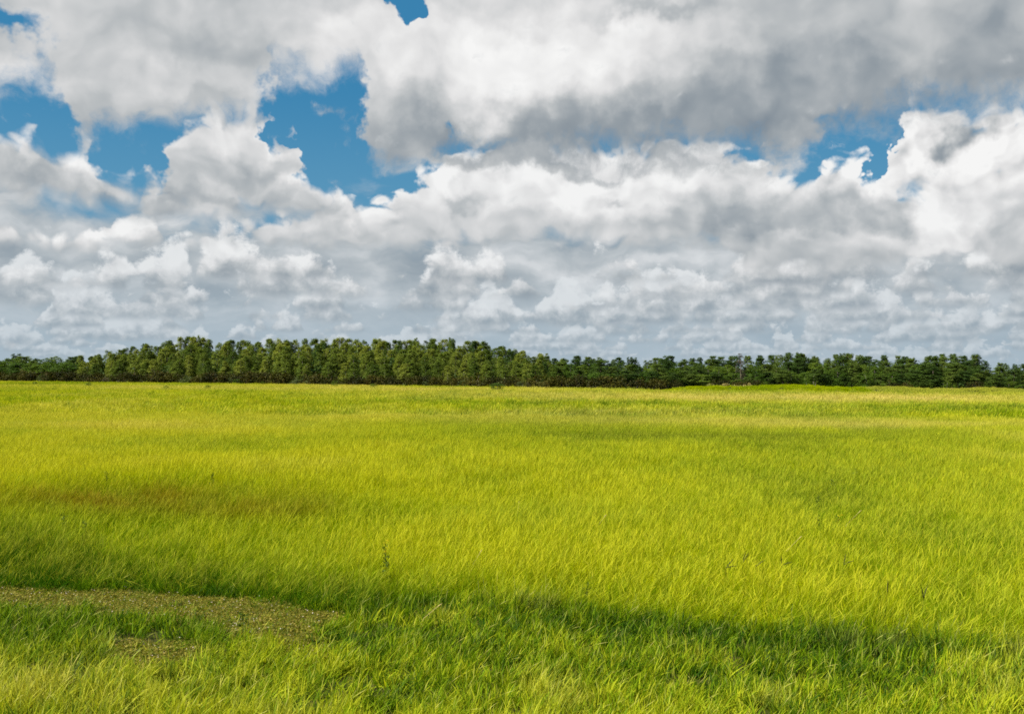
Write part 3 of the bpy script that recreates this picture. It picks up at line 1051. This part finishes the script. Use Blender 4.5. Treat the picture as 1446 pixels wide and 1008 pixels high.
LIB = {}
for kind, cnt in (('cypress', 9), ('pine', 9), ('broad', 5), ('bare', 2)):
    LIB[kind] = []
    for _ in range(cnt):
        (tv, tf, tm), (V, F, m) = make_tree(kind)
        LIB[kind].append((mesh_from(kind + '_trunk', tv, tf, tm, True), mesh_from(kind + '_crown', V, F, m)))
for kind, m, cnt, tw in (('dark', m_dark, 5, False), ('pale', m_pale, 4, False), ('greyshrub', m_grey, 2, True), ('straw', m_straw, 2, False)):
    LIB[kind] = []
    for _ in range(cnt):
        (tv, tf, tm), (V, F, mm) = make_shrub(m, 16, 60 if not tw else 40, tw)
        LIB[kind].append((mesh_from(kind + '_stems', tv, tf, tm, True), mesh_from(kind + '_foliage', V, F, mm)))

PROTO = {}


def plant_copy(kind, names, x, y, h, w, label, cat, group=None, h0=12.0, w0=4.4, hue=None):
    """a thing (Empty at its foot) with its trunk and crown as children; repeats copy all three objects"""
    v = rng.integers(0, len(LIB[kind]))
    key = (kind, int(v), names[0])
    if key not in PROTO:
        root = bpy.data.objects.new(names[0], None)
        root.empty_display_size = 0.5
        a = bpy.data.objects.new(names[1], LIB[kind][v][0])
        b = bpy.data.objects.new(names[2], LIB[kind][v][1])
        a.parent = b.parent = root
        PROTO[key] = (root, a, b)
        fresh = (root, a, b)
    else:
        p = PROTO[key]
        fresh = tuple(o.copy() for o in p)
        fresh[1].parent = fresh[2].parent = fresh[0]
    for o in fresh:
        col.objects.link(o)
    root = fresh[0]
    root.location = (x, y, float(land_z(x, y)))
    root.rotation_euler = (0, 0, rng.uniform(0, 6.28))
    s = w / w0
    root.scale = (s, s, h / h0)
    for k in ('label', 'category', 'group'):
        if k in root:
            del root[k]
    tag(root, label, cat, group)
    return root


skyline = interp([(-200, 506), (-60, 506), (0, 508), (25, 500), (50, 507), (75, 505), (100, 503), (118, 507), (150, 497), (200, 490), (240, 482), (270, 476), (300, 481), (350, 483),
                  (400, 479), (430, 481), (500, 481), (560, 482), (600, 480), (640, 483), (680, 484), (720, 494), (760, 502), (790, 506), (815, 501),
                  (850, 506), (900, 504), (960, 503), (1000, 503), (1050, 502), (1080, 503), (1120, 498), (1160, 502), (1200, 500), (1250, 503), (1300, 502),
                  (1350, 499), (1380, 500), (1394, 512), (1420, 513), (1446, 513), (1600, 512)])
ORD = ['first', 'second', 'third', 'fourth', 'fifth', 'sixth', 'seventh', 'eighth', 'ninth', 'tenth', 'eleventh', 'twelfth', 'thirteenth', 'fourteenth', 'fifteenth', 'sixteenth', 'seventeenth', 'eighteenth', 'nineteenth', 'twentieth']


def height_for(xp, yp, depth):
    gx, gy = wood_point(xp, depth)
    d = pix_dir(xp, yp)
    t = math.hypot(gx, gy) / math.hypot(d.x, d.y)
    return gx, gy, CAM_Z + d.z * t


def segments(lst, segs):
    """ordinal of each plant from the left inside its landmark stretch"""
    out, cnt = [], {}
    for xp in lst:
        s = [n for lim, n in segs if xp < lim][0]
        cnt[s] = cnt.get(s, 0) + 1
        out.append((s, cnt[s]))
    return out


def nth(k):
    return ORD[k - 1] if k <= len(ORD) else 'a later'


# the domed cypress stand: rows of trees, each taller than the row before it
DOME = [(190, "dome's low left flank"), (265, "dome's rising left shoulder"), (345, "dome's left summit"), (430, "dome's left middle"), (520, "dome's centre"),
        (610, "dome's right middle"), (690, "dome's right summit"), (745, "dome's right shoulder"), (5000, "dome's low right flank")]
ROWN = ['front row', 'second row', 'third row', 'fourth row', 'fifth row', 'skyline row']
for r in range(6):
    depth = [1, 9, 19, 31, 46, 64][r]
    f = [0.12, 0.34, 0.54, 0.72, 0.88, 1.0][r]
    step = [17, 16.5, 16.5, 17.0, 15.0, 12.5][r]
    x0 = 112 + [6, 12, 2, 9, 16, 4][r]
    xs = np.arange(x0, 800 - 5 * r, step) + rng.normal(0, 8.0 if r < 4 else 4.0, len(np.arange(x0, 800 - 5 * r, step)))
    xs.sort()
    for xp, (seg, k) in zip(xs, segments(xs, DOME)):
        foot = float(wood_foot(xp))
        yt = foot - 25 + (float(skyline(xp)) - (foot - 25)) * f + rng.normal(0, 2.4 if r < 5 else 1.3)
        yt = max(yt, float(skyline(xp)) - 4)
        gx, gy, h = height_for(xp, yt, depth + rng.uniform(-5, 5) * (r > 0))
        h = max(h, 4.5) + 0.35
        w = float(np.clip(h * rng.uniform(0.32, 0.58), 4.0, 7.4))
        if r > 2 and rng.uniform() < 0.14:
            plant_copy('pine', ('pine_tree', 'trunk', 'crown'), gx, gy, h + 0.6, rng.uniform(3.4, 4.8), 'dark pine, %s of the %s, %s tree from left' % (ROWN[r], seg, nth(k)), 'tree', 'pines among the cypresses', 12.0, 4.0)
            continue
        plant_copy('cypress', ('cypress_tree', 'trunk', 'crown'), gx, gy, h, w,
                   'olive green cypress in the %s of the %s, %s from left' % (ROWN[r], seg, nth(k)), 'tree', 'cypresses of the domed stand')

# pines right of the dome
PSEG = [(860, 'by the dome'), (960, 'behind the brown shrubs'), (1045, "left of the bare grey pine"), (1125, 'right of the bare grey pine'),
        (1210, "over the bank's middle"), (1300, "over the bank's right part"), (1394, 'in the last tall clump'), (5000, 'in the low open stand at the right edge')]
PROW = ['front', 'second-row', 'third-row', 'skyline']
for r in range(4):
    depth = [2, 9, 18, 30][r]
    f = [0.35, 0.66, 0.86, 1.0][r]
    step = [16, 16, 16, 13][r]
    x0 = 772 + [10, 3, 14, 0][r]
    xs = np.arange(x0, 1530, step)
    xs = np.sort(xs + rng.normal(0, 4.0, len(xs)))
    xs = [x for x in xs if not (abs(x - 1050) < 8 and r < 3)]
    for xp, (seg, k) in zip(xs, segments(xs, PSEG)):
        if r < 3 and xp > 1394 and rng.uniform() < 0.55:
            continue
        foot = float(wood_foot(xp))
        sk = float(skyline(xp))
        yt = foot - 12 + (sk - (foot - 12)) * f + (abs(rng.normal(0, 3.0)) - 1.5 if r == 3 else rng.normal(0, 3.0))
        broad = r < 2 and xp < 1300 and rng.uniform() < 0.35
        gx, gy, h = height_for(xp, yt, depth + rng.uniform(-2, 2))
        h = max(h, 4.0)
        if broad:
            plant_copy('broad', ('broadleaf_tree', 'trunk', 'crown'), gx, gy, h, rng.uniform(4.2, 5.6),
                       'rounded green broadleaf %s %s, %s from left' % ('behind the front' if r else 'in front', seg, nth(k)), 'tree', 'broadleaf trees among the pines', 12.0, 5.6)
        else:
            plant_copy('pine', ('pine_tree', 'trunk', 'crown'), gx, gy, h, rng.uniform(4.0, 5.6) if r < 3 else rng.uniform(3.0, 4.4),
                       'dark green %s pine %s, %s from left' % (PROW[r], seg, nth(k)), 'tree', 'pines right of the dome', 12.0, 4.0)
gx, gy, h = height_for(1047, 499, 1.5)
plant_copy('bare', ('bare_pine', 'trunk', 'crown'), gx, gy, h, 4.6, 'grey-brown dying pine with thin bare crown among green pines', 'tree', None, 12.0, 4.0)

# darker trees at the far left
for r, (depth, f) in enumerate(((6, 0.55), (16, 0.82), (30, 1.0))):
    xs = np.sort(np.arange(-70 + 5 * r, 116, 14.0) + rng.normal(0, 3, len(np.arange(-70 + 5 * r, 116, 14.0))))
    for k, xp in enumerate(xs):
        foot, sk = float(wood_foot(xp)), float(skyline(xp))
        yt = foot - 14 + (sk - (foot - 14)) * f + rng.normal(0, 1.5)
        gx, gy, h = height_for(xp, yt, depth)
        plant_copy('broad' if rng.uniform() < 0.5 else 'pine', ('dark_tree', 'trunk', 'crown'), gx, gy, max(h, 5), rng.uniform(6.5, 9.0),
                   'dark green tree left of the dome, %s row, %s from left' % (['front', 'middle', 'back'][r], nth(k + 1)), 'tree', 'dark trees left of the dome', 12.0, 5.0)

# shrubs along the foot of the wood
SSEG = [(120, "left of the dome"), (240, "under the dome's left flank"), (345, "under the dome's left summit"), (450, "under the dome's left middle"), (560, "under the dome's centre"),
        (660, "under the dome's right middle"), (760, "under the dome's right shoulder"), (850, 'at the first pines'), (950, 'where the bank begins'), (1047, 'behind the bank left of the bare grey pine'), (1125, 'behind the bank right of the bare grey pine'),
        (1210, "under pines over the bank's middle"), (1300, "under pines over the bank's right part"), (1394, 'under the last tall clump of pines'), (5000, 'in the low open stand at the right edge')]
xs = np.arange(-70, 1520, 7.6)
xs = np.sort(xs + rng.normal(0, 3, len(xs)))
kinds = []
for xp in xs:
    u = rng.uniform()
    if xp < 450:
        kinds.append('dark' if u < 0.76 else ('pale' if u < 0.97 else 'greyshrub'))
    elif xp < 960:
        kinds.append('dark' if u < 0.68 else ('pale' if u < 0.94 else 'greyshrub'))
    else:
        kinds.append('dark' if u < (0.4 if xp < 1060 else 0.06) else 'broad')
WORDS = {'dark': ('brown_shrub', 'dark brown-green', 'brown shrubs along the foot of the wood'), 'pale': ('pale_shrub', 'pale green', 'pale shrubs along the foot of the wood'),
         'greyshrub': ('twiggy_shrub', 'grey twiggy', 'twiggy shrubs along the foot of the wood'), 'broad': ('green_shrub', 'deep green', 'green shrubs under the pines')}
cnt = {}
for xp, kd in zip(xs, kinds):
    seg = [n for lim, n in SSEG if xp < lim][0]
    cnt[(seg, kd)] = cnt.get((seg, kd), 0) + 1
    gx, gy = wood_point(xp, rng.uniform(-4.0, -1.0) if kd != 'broad' else rng.uniform(0, 3))
    h = {'dark': rng.uniform(3.2, 4.4) + (1.0 if xp < 460 else 0.0), 'pale': rng.uniform(1.6, 3.4), 'greyshrub': rng.uniform(2.2, 3.6), 'broad': rng.uniform(2.0, 3.6)}[kd]
    if xp > 900:
        h *= 0.8
    w = h * rng.uniform(1.1, 1.7) if kd != 'pale' else h * rng.uniform(1.1, 1.7)
    nm, adj, grp = WORDS[kd]
    lb = '%s shrub %s, %s such from left' % (adj, seg, nth(cnt[(seg, kd)]))
    if kd == 'broad':
        plant_copy('broad', (nm, 'stems', 'foliage'), gx, gy, h, h * 1.1, lb, 'shrub', grp, 12.0, 5.6)
    else:
        plant_copy(kd, (nm, 'stems', 'foliage'), gx, gy, h, w, lb, 'shrub', grp, 2.9, 3.2)

# straw-coloured bushes on the bank, and lone little bushes out in the field
for xp, yp, w, lb in ((1004, 547.5, 3.2, 'small straw-coloured bush on the left hump of the bank'), (1031, 547.5, 5.0, 'wide straw-coloured bush behind the bank left of the dark shrub'),
                      (1056, 548, 2.6, 'straw-coloured bush behind the bank below the bare grey pine')):
    gx, gy = wood_point(xp, -6)
    plant_copy('straw', ('straw_bush', 'stems', 'foliage'), gx, gy, 2.2, w, lb, 'shrub', 'straw bushes by the bank', 2.9, 3.2)
FIELD_BUSH = [(50, 544.3, 1.0, 'tiny dark bush in the pale grass below the left dark trees'), (124, 546, 1.0, 'tiny dark bush in the field left of the dome'),
              (171, 540.6, 2.0, "low wide green bush at the field edge under the dome's left flank"), (194, 540.8, 2.0, "rounded green bush at the field edge, right of a low wide one"),
              (336, 543.0, 1.8, "green bush in the grass edge under the dome's left summit"), (371, 543.5, 1.0, "tiny green bush at the grass edge right of the left summit"),
              (473, 546.6, 1.7, 'lone dark green bush in the field under the middle of the dome'), (527, 548, 1.1, 'small lone bush in the field right of the darkest one'),
              (703, 552, 1.7, 'lone green bush in straw grass below the right shoulder of the dome'), (234, 550, 0.8, 'very small bush low in the grass left of the field centre'),
              (293, 550, 0.9, 'very small low bush in pale grass before the left summit')]
for xp, yp, h, lb in FIELD_BUSH:
    gx, gy = pix_ground(xp, yp, 0.3)
    plant_copy('broad', ('field_bush', 'stems', 'foliage'), gx, gy, h + 0.3, (h + 0.3) * rng.uniform(1.0, 1.6), lb, 'shrub', 'lone bushes in the field', 12.0, 5.6)

# the depth of the wood behind the counted trees: undergrowth and further crowns as one mass
C, Rd = [], []
for xp in np.arange(-140, 1590, 4.0):
    foot, sk = float(wood_foot(xp)), float(skyline(xp))
    for depth, f in ((14, 0.30), (26, 0.42), (42, 0.52), (80, 0.62)):
        if rng.uniform() < (0.75 if xp < 1390 else 0.35):
            yt = foot - 6 + (sk - foot + 6) * f * rng.uniform(0.3, 1.0)
            gx, gy, h = height_for(xp + rng.normal(0, 3), yt, depth + rng.uniform(-4, 4))
            C.append((gx, gy, max(h - 1.0, 0.8)))
            Rd.append((1.5, 1.5, max(1.0, h * 0.45)))
    for depth in (95,):
        gx, gy, h = height_for(xp, sk + (foot - sk) * (0.30 if xp < 790 else (0.42 if xp < 1390 else 0.55)) + rng.normal(0, 2), depth + rng.uniform(-5, 10))
        C.append((gx, gy, h * 0.55))
        Rd.append((1.6, 1.6, h * 0.5))
V, F = leaves(np.array(C), np.array(Rd), 80, (0.5, 1.1), 0.9, 0.8)
wood = link('far_wood', mesh_from('far_wood', V, F, m_pine))
tag(wood, 'dark undergrowth and further crowns filling the depth of the wood', 'wood', kind='stuff')
# ------------------------------------------------------------------ single weeds and seed stalks in the near field
m_stalk = leafy('dark_stalk', lambda g: g.mix(E(g, g.new('ShaderNodeNewGeometry').outputs['Random Per Island']), (0.035, 0.05, 0.008, 1), (0.07, 0.075, 0.016, 1)), 0.1)
m_weed = leafy('weed_leaf', lambda g: g.mix(E(g, g.new('ShaderNodeNewGeometry').outputs['Random Per Island']), (0.04, 0.075, 0.008, 1), (0.09, 0.14, 0.014, 1)), 0.3)
m_bloom = leafy('yellow_bloom', lambda g: g.mix(E(g, g.new('ShaderNodeNewGeometry').outputs['Random Per Island']), (0.55, 0.38, 0.01, 1), (0.6, 0.5, 0.02, 1)), 0.3)
m_tan = leafy('straw_stalk', lambda g: g.mix(E(g, g.new('ShaderNodeNewGeometry').outputs['Random Per Island']), (0.45, 0.36, 0.12, 1), (0.62, 0.52, 0.22, 1)), 0.3)


def grow(name, xp, yp, parts, label, cat, group=None):
    x, y = pix_ground(xp, yp)
    root = bpy.data.objects.new(name, None)
    root.empty_display_size = 0.2
    col.objects.link(root)
    root.location = (x, y, float(land_z(x, y)))
    for nm, V, F, m in parts:
        link(nm, mesh_from(nm, V, F, m), root)
    tag(root, label, cat, group)
    return root


def forked_stalk(h, spread):
    """grass stalk that ends in two or three dark spikes"""
    st = tube([(0, 0, 0), (0.02, 0, h * 0.6), (0.04, 0, h)], [0.003, 0.0028, 0.0022], 4)
    spikes = []
    for a in spread:
        tip = np.array([0.04 + 0.17 * math.sin(a), rng.normal(0, 0.03), h + 0.17 * math.cos(a)])
        b = np.array([0.04, 0, h])
        spikes.append(('spike', *tube([b, (b + tip) / 2 + np.array([0, 0, 0.008]), tip], [0.0055, 0.0095, 0.003], 5), m_stalk))
    return [('stalk', *st, m_weed)] + spikes


for xp, yp, h, sp, lb in ((1188, 832, 0.42, (0.25, 1.15), 'dark seed stalk forked in a clear V, right of centre'),
                          (1100, 838, 0.44, (-0.1, 1.2), 'dark forked seed stalk with one upright and one flat spike'),
                          (1022, 842, 0.42, (0.7, 1.4), 'dark forked seed stalk with two low spikes leaning right, left of the V-shaped one'),
                          (1046, 832, 0.42, (0.5, 0.2), 'dark seed stalk with two nearly parallel spikes, standing highest of the group'),
                          (1064, 838, 0.42, (0.95,), 'dark seed stalk with a single spike leaning right'),
                          (1300, 890, 0.44, (-0.3, 0.4), 'dark forked seed stalk in the meadow at right, alone and nearest'),
                          (1249, 882, 0.46, (0.0,), 'straight dark seed stalk standing alone at right')):
    grow('seed_stalk', xp, yp, forked_stalk(h, sp), lb, 'plant', 'dark seed stalks in the meadow')


def tall_weed(h, n, mat_top=None):
    st = tube([(0, 0, 0), (0.01, 0, h * 0.5), (-0.01, 0.01, h)], [0.006, 0.005, 0.003], 5)
    C = np.array([(0.05 * math.cos(k * 2.4) * (1 - 0.5 * k / n), 0.05 * math.sin(k * 2.4) * (1 - 0.5 * k / n), h * (0.3 + 0.68 * k / n)) for k in range(n)])
    lv = leaves(C, np.full((n, 3), 0.035), 7, (0.03, 0.07), 0.8, 0.4)
    out = [('stem', *st, m_weed), ('foliage', *lv, m_weed)]
    if mat_top:
        c = C[-4:] + rng.normal(0, 0.03, (4, 3)) + np.array([0, 0, 0.03])
        out.append(('flowers', *leaves(c, np.full((4, 3), 0.02), 6, (0.015, 0.03), 1.0, 0.8), mat_top))
    return out


for xp, yp, h, n, top, lb in ((544, 836, 0.74, 14, m_bloom, 'tall leafy weed with yellow tips above the dark grass edge'),
                              (1183, 765, 0.52, 10, m_bloom, 'leafy weed with yellow flowers in the meadow right of centre'),
                              (1155, 762, 0.50, 9, None, 'thin green weed left of the yellow-flowered one'),
                              (1155, 735, 0.58, 12, None, 'dark leafy weed on the left of the green weedy patch'),
                              (1208, 690, 0.60, 12, None, 'dark leafy weed on the right of the green weedy patch'),
                              (1175, 705, 0.60, 12, None, 'dark leafy weed in the middle of the green weedy patch'),
                              (300, 700, 0.62, 12, None, 'dark leafy weed on the upper edge of the brownish patch'),
                              (150, 696, 0.60, 10, None, 'dark leafy weed farther left on the brownish patch'),
                              (90, 760, 0.56, 10, None, 'dark leafy weed low on the left of the brownish patch'),
                              (120, 768, 0.52, 8, None, 'thin dark weed beside the leftmost leafy weed'),
                              (448, 690, 0.58, 10, None, 'dark leafy weed above the right end of the brownish patch'),
                              (342, 905, 0.36, 8, None, 'small dark weed standing on the mown strip'),
                              (1088, 945, 0.34, 6, None, 'small dark weed low in the foreground right of centre'),
                              (830, 862, 0.40, 6, None, 'thin dark weed at the grass edge right of centre')):
    grow('weed', xp, yp, tall_weed(h, n, top), lb, 'plant', 'weeds in the field')


def straw_stalk(h, dx):
    st = tube([(0, 0, 0), (dx * 0.3, 0, h * 0.55), (dx, 0, h)], [0.0035, 0.0035, 0.003], 4)
    hd = tube([(dx, 0, h), (dx * 1.12, 0, h * 1.07), (dx * 1.22, 0, h * 1.12)], [0.004, 0.008, 0.002], 5)
    return [('stalk', *st, m_tan), ('seed_head', *hd, m_tan)]


for xp, yp, h, dx, lb in ((1102, 800, 0.50, 0.32, 'long pale straw stalk bent far to the right, right of centre'), (664, 822, 0.42, 0.16, 'pale straw stalk leaning right, just right of the tall weed'),
                          (1188, 764, 0.55, 0.35, 'long pale straw stalk behind the yellow-flowered weed'), (838, 764, 0.48, 0.22, 'pale straw stalk leaning right at the centre of the field'),
                          (590, 896, 0.34, 0.26, 'pale bent straw stalk in front of the dark grass edge'), (730, 740, 0.55, 0.04, 'upright pale straw stalk left of the field centre')):
    grow('straw_stalk', xp, yp, straw_stalk(h, dx), lb, 'plant', 'pale straw stalks in the meadow')
